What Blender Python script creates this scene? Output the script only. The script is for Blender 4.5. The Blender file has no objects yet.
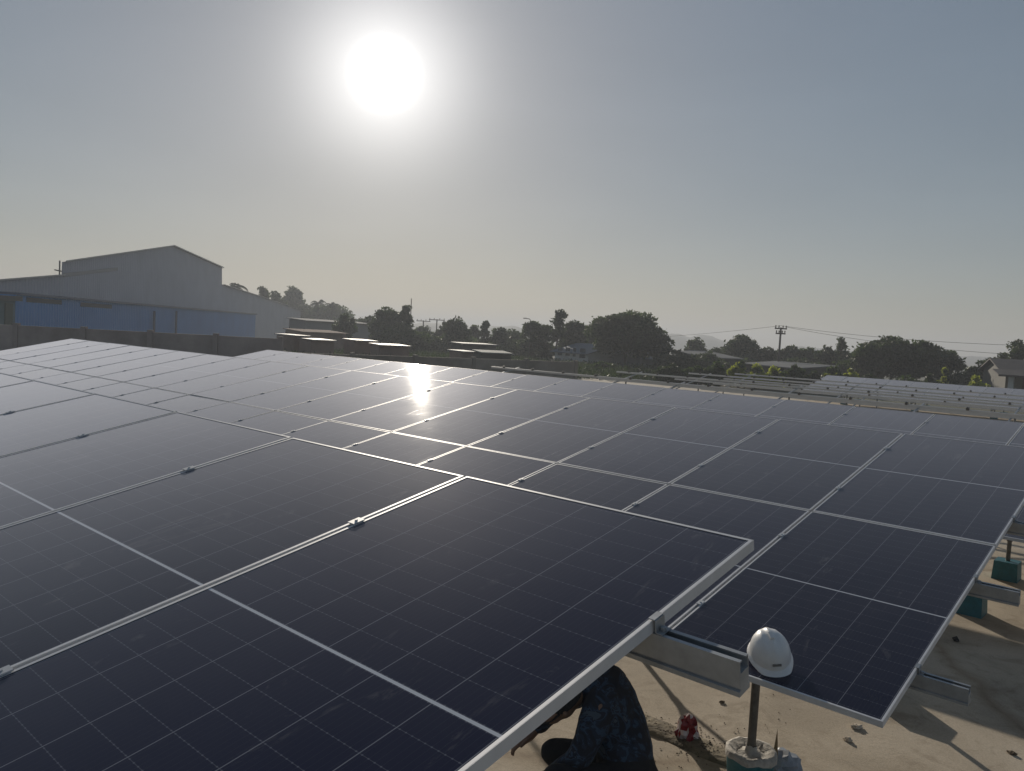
import bpy, bmesh, math, random
from mathutils import Vector, Matrix, noise
R = math.radians
sc = bpy.context.scene
col = sc.collection

# ---------------------------------------------------------------- camera
F_PX, CX, CY = 802.84, 512.0, 385.5
CAM = Vector((1.0927, -2.4329, 3.1987))
YAW, PITCH, ROLL = -0.7274, -0.0643, 0.0528
fwd = Vector((math.sin(YAW)*math.cos(PITCH), math.cos(YAW)*math.cos(PITCH), math.sin(PITCH)))
rt0 = Vector((math.cos(YAW), -math.sin(YAW), 0)); up0 = rt0.cross(fwd)
rt = rt0*math.cos(ROLL) + up0*math.sin(ROLL)
upv = -rt0*math.sin(ROLL) + up0*math.cos(ROLL)
cd = bpy.data.cameras.new('camera'); cam = bpy.data.objects.new('camera', cd); col.objects.link(cam)
cd.sensor_width = 36; cd.lens = F_PX*36/1024; cd.clip_end = 20000; cd.clip_start = 0.05
m = Matrix((rt, upv, -fwd)).transposed().to_4x4(); m.translation = CAM
cam.matrix_world = m
sc.camera = cam

# ---------------------------------------------------------------- sky, sun, exposure
SUN_EL, SUN_AZ = R(16.8), R(-51.6)          # azimuth clockwise from +Y
sund = Vector((math.sin(SUN_AZ)*math.cos(SUN_EL), math.cos(SUN_AZ)*math.cos(SUN_EL), math.sin(SUN_EL)))
GAM = 0.45
w = bpy.data.worlds.new('World'); sc.world = w; w.use_nodes = True
nt = w.node_tree; N = nt.nodes; L = nt.links
for n in list(N): N.remove(n)
out = N.new('ShaderNodeOutputWorld'); bg = N.new('ShaderNodeBackground'); bg.inputs[1].default_value = 0.10
L.new(bg.outputs[0], out.inputs[0])
sky = N.new('ShaderNodeTexSky'); sky.sky_type = 'NISHITA'; sky.sun_disc = False
sky.sun_elevation = SUN_EL; sky.sun_rotation = SUN_AZ; sky.altitude = 50
sky.air_density = 1.0; sky.dust_density = 0.3; sky.ozone_density = 1.5
def wmath(op, a, b=None):
    n = N.new('ShaderNodeMath'); n.operation = op
    for i, v in enumerate((a, b)):
        if v is None: continue
        if isinstance(v, (int, float)): n.inputs[i].default_value = v
        else: L.new(v, n.inputs[i])
    return n.outputs[0]
tc = N.new('ShaderNodeTexCoord')
dot = N.new('ShaderNodeVectorMath'); dot.operation = 'DOT_PRODUCT'; dot.inputs[1].default_value = sund
L.new(tc.outputs['Generated'], dot.inputs[0])
dmax = wmath('MAXIMUM', dot.outputs['Value'], 0.0)
aur = None                                   # hazy aureole round the low sun, with lens glare painted into the sky
for amp, p in ((14, 3200), (6, 300), (1.8, 110), (.36, 16)):
    t_ = wmath('MULTIPLY', wmath('POWER', dmax, p), amp)
    aur = t_ if aur is None else wmath('ADD', aur, t_)
hsv = N.new('ShaderNodeHueSaturation'); hsv.inputs['Saturation'].default_value = 1.3; hsv.inputs['Value'].default_value = 1.15
gm = N.new('ShaderNodeGamma'); gm.inputs[1].default_value = GAM   # softens the contrast between horizon and zenith, as thick haze does
L.new(sky.outputs[0], gm.inputs[0]); L.new(gm.outputs[0], hsv.inputs['Color'])
aurc = N.new('ShaderNodeVectorMath'); aurc.operation = 'SCALE'; aurc.inputs[0].default_value = (1.0, 0.98, 0.95)
L.new(aur, aurc.inputs['Scale'])
wn = N.new('ShaderNodeTexNoise'); wn.inputs['Scale'].default_value = 2.2; wn.inputs['Detail'].default_value = 5; wn.inputs['Distortion'].default_value = .6
wmp = N.new('ShaderNodeMapping'); wmp.inputs['Scale'].default_value = (1, 1, 4.5); L.new(tc.outputs['Generated'], wmp.inputs[0]); L.new(wmp.outputs[0], wn.inputs['Vector'])
veil = wmath('ADD', wmath('MULTIPLY', wn.outputs['Fac'], .16), .92)          # faint uneven streaks of high haze
addc = N.new('ShaderNodeVectorMath'); addc.operation = 'ADD'
tint = N.new('ShaderNodeVectorMath'); tint.operation = 'MULTIPLY'; tint.inputs[1].default_value = (1.06, 1.06, 1.09)
L.new(hsv.outputs[0], tint.inputs[0]); vsc = N.new('ShaderNodeVectorMath'); vsc.operation = 'SCALE'; L.new(tint.outputs[0], vsc.inputs[0]); L.new(veil, vsc.inputs['Scale']); L.new(vsc.outputs[0], addc.inputs[0]); L.new(aurc.outputs[0], addc.inputs[1])
L.new(addc.outputs[0], bg.inputs[0])
sl = bpy.data.lights.new('sun', 'SUN'); sl.energy = 3.6; sl.angle = R(0.53); sl.color = (1.0, 0.90, 0.76)
so = bpy.data.objects.new('sun', sl); col.objects.link(so); so.rotation_euler = sund.to_track_quat('Z', 'Y').to_euler()
vs = sc.view_settings; vs.view_transform = 'Standard'; vs.look = 'None'; vs.gamma = 1; vs.exposure = 0.06
sc.cycles.use_denoising = True; sc.cycles.max_bounces = 6; sc.cycles.volume_bounces = 0
sc.cycles.transparent_max_bounces = 16; sc.cycles.sample_clamp_indirect = 4

# ---------------------------------------------------------------- helpers
def ray(px, py): return fwd + rt*((px-CX)/F_PX) + upv*((CY-py)/F_PX)
def horizon(px):
    a = fwd + rt*((px-CX)/F_PX); return CY + a.z/upv.z*F_PX
def at(px, py, depth): return CAM + ray(px, py)*depth
def ground_at(px, py, z=0.0):
    d = ray(px, py); return CAM + d*((z-CAM.z)/d.z)

class MB:
    """collects shapes into one mesh"""
    def __init__(s): s.v = []; s.f = []; s.mi = []
    def add(s, vs, fs, mi=0):
        b = len(s.v); s.v += [tuple(v) for v in vs]; s.f += [tuple(i+b for i in f) for f in fs]; s.mi += [mi]*len(fs)
    def box(s, c, h, M=None, mi=0):
        vs = [Vector((c[0]+sx*h[0], c[1]+sy*h[1], c[2]+sz*h[2])) for sx in (-1,1) for sy in (-1,1) for sz in (-1,1)]
        if M: vs = [M @ v for v in vs]
        s.add(vs, [(0,1,3,2),(4,6,7,5),(0,4,5,1),(2,3,7,6),(0,2,6,4),(1,5,7,3)], mi)
    def tube(s, pts, rad, n=10, cap=True, mi=0):
        pts = [Vector(p) for p in pts]; rads = rad if isinstance(rad, (list, tuple)) else [rad]*len(pts)
        b = len(s.v); prev = None
        for i, p in enumerate(pts):
            d = (pts[min(i+1, len(pts)-1)] - pts[max(i-1, 0)]).normalized()
            a = d.orthogonal().normalized() if prev is None else (prev - d*prev.dot(d)).normalized()
            prev = a; bb = d.cross(a)
            for k in range(n):
                t = 2*math.pi*k/n; s.v.append(tuple(p + (a*math.cos(t)+bb*math.sin(t))*rads[i]))
        for i in range(len(pts)-1):
            for k in range(n):
                s.f.append((b+i*n+k, b+i*n+(k+1)%n, b+(i+1)*n+(k+1)%n, b+(i+1)*n+k)); s.mi.append(mi)
        if cap:
            s.f.append(tuple(b+k for k in reversed(range(n)))); s.f.append(tuple(b+(len(pts)-1)*n+k for k in range(n))); s.mi += [mi, mi]
    def prism(s, poly, off, mi=0):
        """poly: 3D points in order; off: extrusion vector"""
        n = len(poly); a = [Vector(p) for p in poly]; b = [p+Vector(off) for p in a]
        s.add(a+b, [tuple(range(n)), tuple(reversed(range(n, 2*n)))] + [(i, i+n, (i+1)%n+n, (i+1)%n) for i in range(n)], mi)
    def lathe(s, prof, n=24, c=(0,0,0), mi=0):
        b = len(s.v)
        for r, z in prof:
            for k in range(n):
                t = 2*math.pi*k/n; s.v.append((c[0]+r*math.cos(t), c[1]+r*math.sin(t), c[2]+z))
        for i in range(len(prof)-1):
            for k in range(n): s.f.append((b+i*n+k, b+i*n+(k+1)%n, b+(i+1)*n+(k+1)%n, b+(i+1)*n+k)); s.mi.append(mi)
    def mesh(s, name, mats, smooth=False, fix=True):
        me = bpy.data.meshes.new(name); me.from_pydata(s.v, [], s.f)
        for mm in (mats if isinstance(mats, (list, tuple)) else [mats]): me.materials.append(mm)
        me.polygons.foreach_set('material_index', s.mi)
        if smooth: me.polygons.foreach_set('use_smooth', [True]*len(s.f))
        if fix:
            bm = bmesh.new(); bm.from_mesh(me); bmesh.ops.recalc_face_normals(bm, faces=bm.faces); bm.to_mesh(me); bm.free()
        me.update(); return me
    def build(s, name, mats, parent=None, smooth=False, loc=None, fix=True):
        return link(name, s.mesh(name, mats, smooth, fix), parent, loc)
def link(name, me, parent=None, loc=None, rot=None):
    o = bpy.data.objects.new(name, me); col.objects.link(o)
    if parent: o.parent = parent
    if loc is not None: o.location = loc
    if rot is not None: o.rotation_euler = rot
    return o
def empty(name, loc, label, cat, group=None):
    o = bpy.data.objects.new(name, None); col.objects.link(o); o.location = loc; o.empty_display_size = .2
    return tag(o, label, cat, group)
def tag(o, label, cat, group=None):
    o['label'] = label; o['category'] = cat
    if group: o['group'] = group
    return o
def struct(o): o['kind'] = 'structure'; return o
def bevel(o, wd=.004, seg=1):
    b = o.modifiers.new('bevel', 'BEVEL'); b.width = wd; b.segments = seg; b.limit_method = 'ANGLE'; return o

# ---------------------------------------------------------------- materials
def mat(name, base=(.5,.5,.5), rough=.6, metal=0., spec=.5, noise_amt=0., noise_scale=5., dark=None, bump=0., bump_scale=30., trans=0., coords='Object'):
    m = bpy.data.materials.new(name); m.use_nodes = True; t = m.node_tree; n = t.nodes; l = t.links
    p = n['Principled BSDF']; p.inputs['Base Color'].default_value = (*base, 1); p.inputs['Roughness'].default_value = rough
    p.inputs['Metallic'].default_value = metal; p.inputs['Specular IOR Level'].default_value = spec
    tcn = n.new('ShaderNodeTexCoord')
    if noise_amt or dark:
        nz = n.new('ShaderNodeTexNoise'); nz.inputs['Scale'].default_value = noise_scale; nz.inputs['Detail'].default_value = 7; nz.inputs['Roughness'].default_value = .62
        l.new(tcn.outputs[coords], nz.inputs['Vector'])
        rp = n.new('ShaderNodeValToRGB'); rp.color_ramp.elements[0].position = .3; rp.color_ramp.elements[1].position = .7
        d = dark if dark else tuple(c*(1-noise_amt) for c in base)
        rp.color_ramp.elements[0].color = (*d, 1); rp.color_ramp.elements[1].color = (*base, 1)
        l.new(nz.outputs['Fac'], rp.inputs['Fac']); l.new(rp.outputs[0], p.inputs['Base Color'])
    if bump:
        nb = n.new('ShaderNodeTexNoise'); nb.inputs['Scale'].default_value = bump_scale; nb.inputs['Detail'].default_value = 6
        l.new(tcn.outputs[coords], nb.inputs['Vector'])
        bp = n.new('ShaderNodeBump'); bp.inputs['Strength'].default_value = bump; bp.inputs['Distance'].default_value = .02
        l.new(nb.outputs['Fac'], bp.inputs['Height']); l.new(bp.outputs[0], p.inputs['Normal'])
    if trans:
        p.inputs['Transmission Weight'].default_value = 0
        tr = n.new('ShaderNodeBsdfTranslucent'); tr.inputs[0].default_value = (base[0]*1.6, base[1]*1.7, base[2], 1)
        mx = n.new('ShaderNodeMixShader'); mx.inputs[0].default_value = trans
        l.new(p.outputs[0], mx.inputs[1]); l.new(tr.outputs[0], mx.inputs[2]); l.new(mx.outputs[0], n['Material Output'].inputs[0])
    return m

def glass_material():
    m = bpy.data.materials.new('solar cells under glass'); m.use_nodes = True; t = m.node_tree; n = t.nodes; l = t.links
    p = n['Principled BSDF']
    def M(op, a, b=None, c=None):
        k = n.new('ShaderNodeMath'); k.operation = op
        for i, v in enumerate((a, b, c)):
            if v is None: continue
            if isinstance(v, (int, float)): k.inputs[i].default_value = v
            else: l.new(v, k.inputs[i])
        return k.outputs[0]
    tcn = n.new('ShaderNodeTexCoord'); sp = n.new('ShaderNodeSeparateXYZ'); l.new(tcn.outputs['Object'], sp.inputs[0])
    x, y = sp.outputs[0], sp.outputs[1]
    cw, rh = 0.2112, 0.1050
    def lines(coord, period, off, half):         # 1 on a line of half-width (metres)
        f = M('FRACT', M('DIVIDE', M('ADD', coord, off), period))
        dd = M('MULTIPLY', M('SUBTRACT', 0.5, M('ABSOLUTE', M('SUBTRACT', f, 0.5))), period)
        return M('LESS_THAN', dd, half)
    colm = lines(x, cw, 10*cw, .0015)
    ay = M('SUBTRACT', M('ABSOLUTE', y), .007)
    rowm = lines(ay, rh, 10*rh, .0010)
    midm = M('LESS_THAN', M('ABSOLUTE', y), .0052)
    busm = lines(x, cw/10, 10*cw + cw/20, .00045)
    dotm = M('MULTIPLY', lines(x, cw/10, 10*cw + cw/20, .0024), lines(ay, rh, 10*rh, .0021))
    oi = n.new('ShaderNodeObjectInfo')
    sh = n.new('ShaderNodeVectorMath'); sh.operation = 'ADD'; l.new(tcn.outputs['Object'], sh.inputs[0])
    cmb = n.new('ShaderNodeCombineXYZ'); l.new(M('MULTIPLY', oi.outputs['Random'], 37.0), cmb.inputs[0]); l.new(M('MULTIPLY', oi.outputs['Random'], 91.0), cmb.inputs[1]); l.new(cmb.outputs[0], sh.inputs[1])
    nz = n.new('ShaderNodeTexNoise'); nz.inputs['Scale'].default_value = 1.7; nz.inputs['Detail'].default_value = 8; nz.inputs['Roughness'].default_value = .68; l.new(sh.outputs[0], nz.inputs['Vector'])
    # smeared dust, stretched along the long side of the panel
    mp = n.new('ShaderNodeMapping'); mp.inputs['Scale'].default_value = (2.6, .8, 1); l.new(sh.outputs[0], mp.inputs[0])
    ns = n.new('ShaderNodeTexNoise'); ns.inputs['Scale'].default_value = 2.2; ns.inputs['Detail'].default_value = 9; ns.inputs['Roughness'].default_value = .7; ns.inputs['Distortion'].default_value = 1.2; l.new(mp.outputs[0], ns.inputs['Vector'])
    smear = n.new('ShaderNodeMapRange'); smear.inputs[1].default_value = .60; smear.inputs[2].default_value = .78; l.new(ns.outputs['Fac'], smear.inputs[0])
    dust = n.new('ShaderNodeMapRange'); dust.inputs[1].default_value = .3; dust.inputs[2].default_value = .75; l.new(nz.outputs['Fac'], dust.inputs[0])
    def mix(fac, a, b):
        k = n.new('ShaderNodeMix'); k.data_type = 'RGBA'
        if isinstance(fac, (int, float)): k.inputs[0].default_value = fac
        else: l.new(fac, k.inputs[0])
        for i, v in ((6, a), (7, b)):
            if isinstance(v, tuple): k.inputs[i].default_value = (*v, 1)
            else: l.new(v, k.inputs[i])
        return k.outputs[2]
    c = mix(M('MULTIPLY', oi.outputs['Random'], 1.0), (.0028, .0040, .0190), (.0050, .0062, .0290))
    c = mix(M('MULTIPLY', busm, .25), c, (.10, .11, .13))
    c = mix(M('MULTIPLY', rowm, .6), c, (.11,.115,.14))
    c = mix(M('MULTIPLY', dotm, .30), c, (.26, .27, .30))
    c = mix(colm, c, (.20,.205,.23))
    c = mix(midm, c, (.62, .63, .66))
    c = mix(M('MULTIPLY', dust.outputs[0], .022), c, (.30, .27, .25))
    c = mix(M('MULTIPLY', smear.outputs[0], .26), c, (.45, .42, .38))
    l.new(c, p.inputs['Base Color'])
    p.inputs['Roughness'].default_value = .6; p.inputs['Specular IOR Level'].default_value = .0
    p.inputs['Coat Weight'].default_value = 1; p.inputs['Coat IOR'].default_value = 1.34
    p.inputs['Sheen Weight'].default_value = 1.0; p.inputs['Sheen Roughness'].default_value = .2; p.inputs['Sheen Tint'].default_value = (.86,.89,1,1)    # settled dust, with glare painted in as sheen at low angles
    rr = M('ADD', M('ADD', M('MULTIPLY', dust.outputs[0], .016), M('MULTIPLY', smear.outputs[0], .045)), .037)
    l.new(rr, p.inputs['Coat Roughness'])
    # dust film with glare and haze put into its pale colour at flat angles
    lw = n.new('ShaderNodeLayerWeight'); lw.inputs['Blend'].default_value = .5
    film = M('MULTIPLY', M('POWER', lw.outputs['Facing'], 6.3), M('ADD', M('ADD', M('MULTIPLY', dust.outputs[0], .16), .58), M('MULTIPLY', oi.outputs['Random'], .20)))
    df = n.new('ShaderNodeBsdfDiffuse'); df.inputs[0].default_value = (.84,.84,.95,1)
    mx = n.new('ShaderNodeMixShader'); l.new(film, mx.inputs[0]); l.new(p.outputs[0], mx.inputs[1]); gl = n.new('ShaderNodeBsdfGlossy'); gl.inputs['Color'].default_value = (.84,.84,.88,1); gl.inputs['Roughness'].default_value = .52
    m2 = n.new('ShaderNodeMixShader'); m2.inputs[0].default_value = .14; l.new(df.outputs[0], m2.inputs[1]); l.new(gl.outputs[0], m2.inputs[2]); l.new(m2.outputs[0], mx.inputs[2]); l.new(mx.outputs[0], n['Material Output'].inputs[0])
    return m

MT = {}
MT['cell'] = glass_material()
MT['alu'] = mat('anodised aluminium', (.72,.72,.73), .52, .2, noise_amt=.15, noise_scale=9)
MT['galv'] = mat('galvanised steel', (.42,.44,.46), .45, .5, noise_amt=.3, noise_scale=14)
MT['postm'] = mat('dull steel pipe', (.16,.16,.155), .45, .7, noise_amt=.4, noise_scale=20)
MT['boltm'] = mat('dark bolt steel', (.12,.12,.12), .5, .8)
MT['back'] = mat('white backsheet', (.55,.55,.56), .6)
MT['teal'] = mat('teal blue paint', (.02,.17,.22), .5, noise_amt=.35, noise_scale=12, bump=.2)
MT['cement'] = mat('splashed cement', (.55,.52,.47), .8, noise_amt=.4, noise_scale=25, bump=.6, bump_scale=25)
MT['blackm'] = mat('black fittings', (.02,.02,.022), .6)

def concrete_material():
    m = bpy.data.materials.new('dusty concrete'); m.use_nodes = True; t = m.node_tree; n = t.nodes; l = t.links; p = n['Principled BSDF']
    tcn = n.new('ShaderNodeTexCoord')
    def nz(scale, det=8, ro=.6, dist=0):
        k = n.new('ShaderNodeTexNoise'); k.inputs['Scale'].default_value = scale; k.inputs['Detail'].default_value = det; k.inputs['Roughness'].default_value = ro; k.inputs['Distortion'].default_value = dist
        l.new(tcn.outputs['Object'], k.inputs['Vector']); return k.outputs['Fac']
    def ramp(f, stops):
        k = n.new('ShaderNodeValToRGB'); e = k.color_ramp.elements
        e[0].position, e[0].color = stops[0][0], (*stops[0][1], 1); e[1].position, e[1].color = stops[-1][0], (*stops[-1][1], 1)
        for q, c in stops[1:-1]: x = e.new(q); x.color = (*c, 1)
        l.new(f, k.inputs[0]); return k.outputs[0]
    base = ramp(nz(.9, 9, .62, .6), [(.28,(.34,.285,.215)),(.5,(.49,.415,.315)),(.72,(.60,.52,.41))])
    stain = ramp(nz(2.6, 10, .7, 1.5), [(.36,(.55,.50,.45)),(.5,(1,1,1)),(.8,(1.0,1.0,1.0))])
    grit = ramp(nz(60, 4, .8), [(.35,(.80,.80,.80)),(.6,(1.05,1.05,1.05))])
    def mul(a, b, f=1):
        k = n.new('ShaderNodeMix'); k.data_type = 'RGBA'; k.blend_type = 'MULTIPLY'; k.inputs[0].default_value = f; l.new(a, k.inputs[6]); l.new(b, k.inputs[7]); return k.outputs[2]
    c = mul(mul(base, stain, .5), grit)
    # hairline cracks
    vo = n.new('ShaderNodeTexVoronoi'); vo.feature = 'DISTANCE_TO_EDGE'; vo.inputs['Scale'].default_value = .22
    wp = n.new('ShaderNodeTexNoise'); wp.inputs['Scale'].default_value = 1.2; wp.inputs['Detail'].default_value = 6; l.new(tcn.outputs['Object'], wp.inputs['Vector'])
    ad = n.new('ShaderNodeMix'); ad.data_type = 'VECTOR'; ad.inputs[0].default_value = .35; l.new(tcn.outputs['Object'], ad.inputs[4]); l.new(wp.outputs['Color'], ad.inputs[5]); l.new(ad.outputs[1], vo.inputs['Vector'])
    c = mul(c, ramp(vo.outputs['Distance'], [(0,(.62,.55,.48)),(.006,(.8,.76,.7)),(.02,(1,1,1))]), .8)
    l.new(c, p.inputs['Base Color']); p.inputs['Roughness'].default_value = .85
    bp = n.new('ShaderNodeBump'); bp.inputs['Strength'].default_value = .35; bp.inputs['Distance'].default_value = .01; l.new(nz(22, 9, .7), bp.inputs['Height']); l.new(bp.outputs[0], p.inputs['Normal'])
    return m
MT['concrete'] = concrete_material()
MT['joint'] = mat('dirty joint strip', (.30,.25,.17), .9, noise_amt=.7, noise_scale=9, bump=.8, bump_scale=18)
MT['soil'] = mat('dry grass and earth', (.075,.07,.04), .95, dark=(.035,.045,.02), noise_scale=.15, coords='Object')
MT['bark'] = mat('bark', (.06,.048,.036), .9, noise_amt=.4, noise_scale=4)
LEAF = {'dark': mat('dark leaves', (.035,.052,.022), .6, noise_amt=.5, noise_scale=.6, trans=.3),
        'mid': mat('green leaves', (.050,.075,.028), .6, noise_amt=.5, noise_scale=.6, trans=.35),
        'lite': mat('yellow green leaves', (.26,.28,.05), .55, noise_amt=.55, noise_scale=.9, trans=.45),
        'palm': mat('palm leaves', (.045,.062,.028), .5, noise_amt=.3, noise_scale=1, trans=.3)}

# ---------------------------------------------------------------- ground, slab, hills
SL = (-62., 42., -25., 66.)                # slab extent x0,x1,y0,y1
def terrain(x, y):
    d = math.hypot(max(SL[0]-x, 0, x-SL[1]), max(SL[2]-y, 0, y-SL[3]))
    s = min(max((d-4)/45, 0), 1); s = s*s*(3-2*s)
    return -.05 - 2.3*s
def axis(lo, hi):
    v = []
    x = lo
    while x <= hi: v.append(x); x += 8
    e = hi; st = 12
    while e < 1300: e += st; st *= 1.35; v.append(min(e, 1600))
    e = lo; st = 12
    while e > -1300: e -= st; st *= 1.35; v.insert(0, max(e, -1600))
    return v
xs, ys = axis(-150, 120), axis(-60, 170)
g = MB(); nx = len(xs)
g.add([(x, y, terrain(x, y)) for y in ys for x in xs], [(j*nx+i, j*nx+i+1, (j+1)*nx+i+1, (j+1)*nx+i) for j in range(len(ys)-1) for i in range(nx-1)])
struct(g.build('ground', MT['soil'], smooth=True))
s_ = MB(); s_.box(((SL[0]+SL[1])/2, (SL[2]+50)/2, -.1), ((SL[1]-SL[0])/2, (50-SL[2])/2, .1))
struct(s_.build('concrete_floor', MT['concrete']))
# slightly raised ragged joint strip between two pours of the slab
j = MB(); random.seed(3); xj = -9.; pts = []
while xj < 6: pts.append((xj, 3.16+random.uniform(-.012,.012), 3.42+random.uniform(-.02,.02), .018+random.uniform(0,.012))); xj += .09
vj = []
for x, a, b, h in pts: vj += [(x,a,.001),(x,a+.03,h),(x,(a+b)/2,h*.55),(x,b-.03,h),(x,b,.001)]
j.add(vj, [(i*5+k, i*5+k+1, (i+1)*5+k+1, (i+1)*5+k) for i in range(len(pts)-1) for k in range(4)])
struct(j.build('slab_joint', MT['joint'], smooth=True))

hm = mat('distant forest', (.05,.07,.06), .95)
def ridge(pts, depth, back, name='hills'):
    """pts: (px, py) skyline"""
    mb = MB(); line = []
    for (x0,y0),(x1,y1) in zip(pts, pts[1:]):
        k = max(2, int(abs(x1-x0)/3))
        for i in range(k):
            t = i/k; px = x0+(x1-x0)*t; py = y0+(y1-y0)*t + noise.noise(Vector((px*.12, depth*.001, 0)))*1.6
            line.append(at(px, py, depth))
    n = len(line); v = []
    for p in line:
        d = Vector((p.x-CAM.x, p.y-CAM.y, 0)).normalized()
        f = p - d*back; f.z = -6; b = p + d*back; b.z = -6
        mid = p - d*back*.4; mid.z = max(p.z*.62, -5)
        v += [f, mid, p, b]
    mb.add(v, [(i*4+k, i*4+k+1, (i+1)*4+k+1, (i+1)*4+k) for i in range(n-1) for k in range(3)])
    return struct(mb.build(name, hm, smooth=True))
HD = .22
ridge([(560,338),(640,342),(660,338),(668,334.5),(678,333.5),(690,337),(702,334.5),(712,336),(722,341),(745,345),(760,347)], 3600*HD, 120)
ridge([(400,327),(425,322),(440,324),(462,327),(490,326.5),(512,325),(530,330),(560,337)], 3200*HD, 120)
ridge([(780,349),(800,346),(830,350),(900,352),(960,356),(990,357),(1010,358),(1060,362)], 3800*HD, 120)

# ---------------------------------------------------------------- solar arrays
TILT = 0.2093; PL, PW, PX, PY = 2.384, 1.303, 1.323, 2.404
ct, st = math.cos(TILT), math.sin(TILT)
gp = MB(); gp.add([(-.6405,-1.181,-.002),(.6405,-1.181,-.002),(.6405,1.181,-.002),(-.6405,1.181,-.002)], [(0,1,2,3)])
gp.add([(-.6405,-1.181,-.009),(-.6405,1.181,-.009),(.6405,1.181,-.009),(.6405,-1.181,-.009)], [(0,1,2,3)], 1)
gp.box((0,-.35,-.018), (.05,.06,.008), mi=2); gp.box((-.4,-.35,-.018), (.05,.06,.008), mi=2); gp.box((.4,-.35,-.018), (.05,.06,.008), mi=2)
PANEL = gp.mesh('solar_panel', [MT['cell'], MT['back'], MT['blackm']], fix=False)
fr = MB(); hx, hy, lp = PW/2, PL/2, .011
for sgn in (-1, 1):
    fr.box((sgn*(hx-.001), 0, -.0175), (.001, hy, .0175)); fr.box((sgn*(hx-lp/2-.001), 0, -.0005), (lp/2, hy, .0005)); fr.box((sgn*(hx-.0145), 0, -.034), (.0125, hy, .001))
    fr.box((0, sgn*(hy-.001), -.0175), (hx-.002, .001, .0175)); fr.box((0, sgn*(hy-lp/2-.001), -.0005), (hx-.012, lp/2, .0005)); fr.box((0, sgn*(hy-.0145), -.034), (hx-.028, .0125, .001))
FRAME = fr.mesh('frame', MT['alu'])
cm = MB(); cm.box((0,0,.0045), (.019,.026,.0025)); cm.box((0,0,-.012), (.0085,.026,.014)); cm.lathe([(.0001,.0115),(.006,.0115),(.006,.007)], 6)
CLAMP = cm.mesh('clamp', mat('bright clamp', (.52,.53,.54), .5, .15))
ec = MB(); ec.box((-.003,0,.0035), (.010,.022,.0015)); ec.box((.0085,0,-.0155), (.0015,.022,.0175)); ec.box((.019,0,-.0345), (.010,.022,.0015)); ec.lathe([(.0001,-.022),(.0085,-.022),(.0085,-.032)], 6, (.020,0,0))
ECLAMP = ec.mesh('end_clamp', MT['galv'])
RAIL_PROF = [(-.0235,0),(-.011,0),(-.011,-.004),(-.020,-.004),(-.020,-.034),(.020,-.034),(.020,-.004),(.011,-.004),(.011,0),(.0235,0),
             (.0235,-.074),(.0205,-.076),(.0205,-.080),(.028,-.082),(.028,-.096),(-.028,-.096),(-.028,-.082),(-.0205,-.080),(-.0205,-.076),(-.0235,-.074)]
def rail_mesh(length):
    mb = MB(); mb.prism([(0, a, b) for a, b in RAIL_PROF], (length, 0, 0)); return mb.mesh('rail', MT['galv'])
def footing_mesh():
    mb = MB(); vs = []
    for z, h in ((0,.165),(.27,.15)):
        for sx, sy in ((-1,-1),(1,-1),(1,1),(-1,1)): vs.append((sx*h, sy*h, z))
    mb.add(vs, [(3,2,1,0),(4,5,6,7),(0,1,5,4),(1,2,6,5),(2,3,7,6),(3,0,4,7)]); return mb.mesh('footing', MT['teal'])
FOOT = footing_mesh()
def support(root, x, y, zplane, junction, spread=.95, foot='block'):
    """post in its footing with two knee braces up to a sloping rafter; root-local coordinates. zplane(y): underside of the rails"""
    z0 = -root.location.z
    if foot == 'block':
        f = link('footing', FOOT, root, (x, y, z0)); 
    mb = MB(); mb.tube([(x,y,z0+.1),(x,y,z0+junction)], .030, 14)
    mb.tube([(x,y,z0+junction-.06),(x,y,z0+junction+.03)], .040, 14); mb.build('post', MT['postm'], root, smooth=False)
    for sg in (-1, 1):
        b = MB(); yy = y+sg*spread
        b.tube([(x,y,z0+junction-.02),(x,yy,zplane(yy)-.03)], .022, 10); b.build('brace', MT['postm'], root)
def make_array(label, ox, oy, oz, cols, rows, i0=0, panels=True, jit=.003, posts=(), junction=.85, clamps=True, rng=1, spread=.95, rail_over=.25, vlist=(.58,1.83)):
    """ox,oy,oz: lower corner of the column edge 0 (top surface of the panels); columns run towards -X from i0"""
    rnd = random.Random(rng)
    root = empty('solar_array', (ox, oy, 0), label, 'solar array')
    def place(o, u, v, dn=0.):
        o.location = (u, v*ct - dn*st, oz + v*st + dn*ct); o.rotation_euler = (TILT, 0, 0)
    if panels:
        for r in range(rows):
            for i in range(i0, cols):
                p = link('solar_panel', PANEL, root); place(p, -PW/2 - i*PX, PL/2 + r*PY)
                p.rotation_euler = (TILT+rnd.gauss(0,jit), rnd.gauss(0,jit*.8), 0)
                f = link('frame', FRAME, p)
    xr, xl = -i0*PX + rail_over, -(cols-1)*PX - PW - rail_over
    rm = rail_mesh(xr-xl)
    vs_ = [v + r*PY for r in range(rows) for v in vlist]
    for v in vs_:
        o = link('rail', rm, root); place(o, xl, v, -.0365)
        if panels and clamps:
            for i in range(max(i0,1), cols):
                c = link('clamp', CLAMP, root); place(c, -i*PX + (PX-PW)/2, v)
            c = link('end_clamp', ECLAMP, root); place(c, -i0*PX+.0005, v)
    zp = lambda y: oz + y/ct*st - .0365 - .096 - .07
    for x, yy in posts:
        support(root, x, yy, zp, junction, spread)
    for x in sorted(set(p[0] for p in posts)):
        v0, v1 = vs_[0]-.25, vs_[-1]+.25
        mb = MB(); mb.box((0, (v0+v1)/2, -.0375), (.025, (v1-v0)/2, .036)); o = mb.build('rafter', MT['galv'], root); place(o, x, 0, -.0365-.096)
    return root
H = 2.58
xs2 = [-1.20-3.3*k for k in range(7)]
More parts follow.
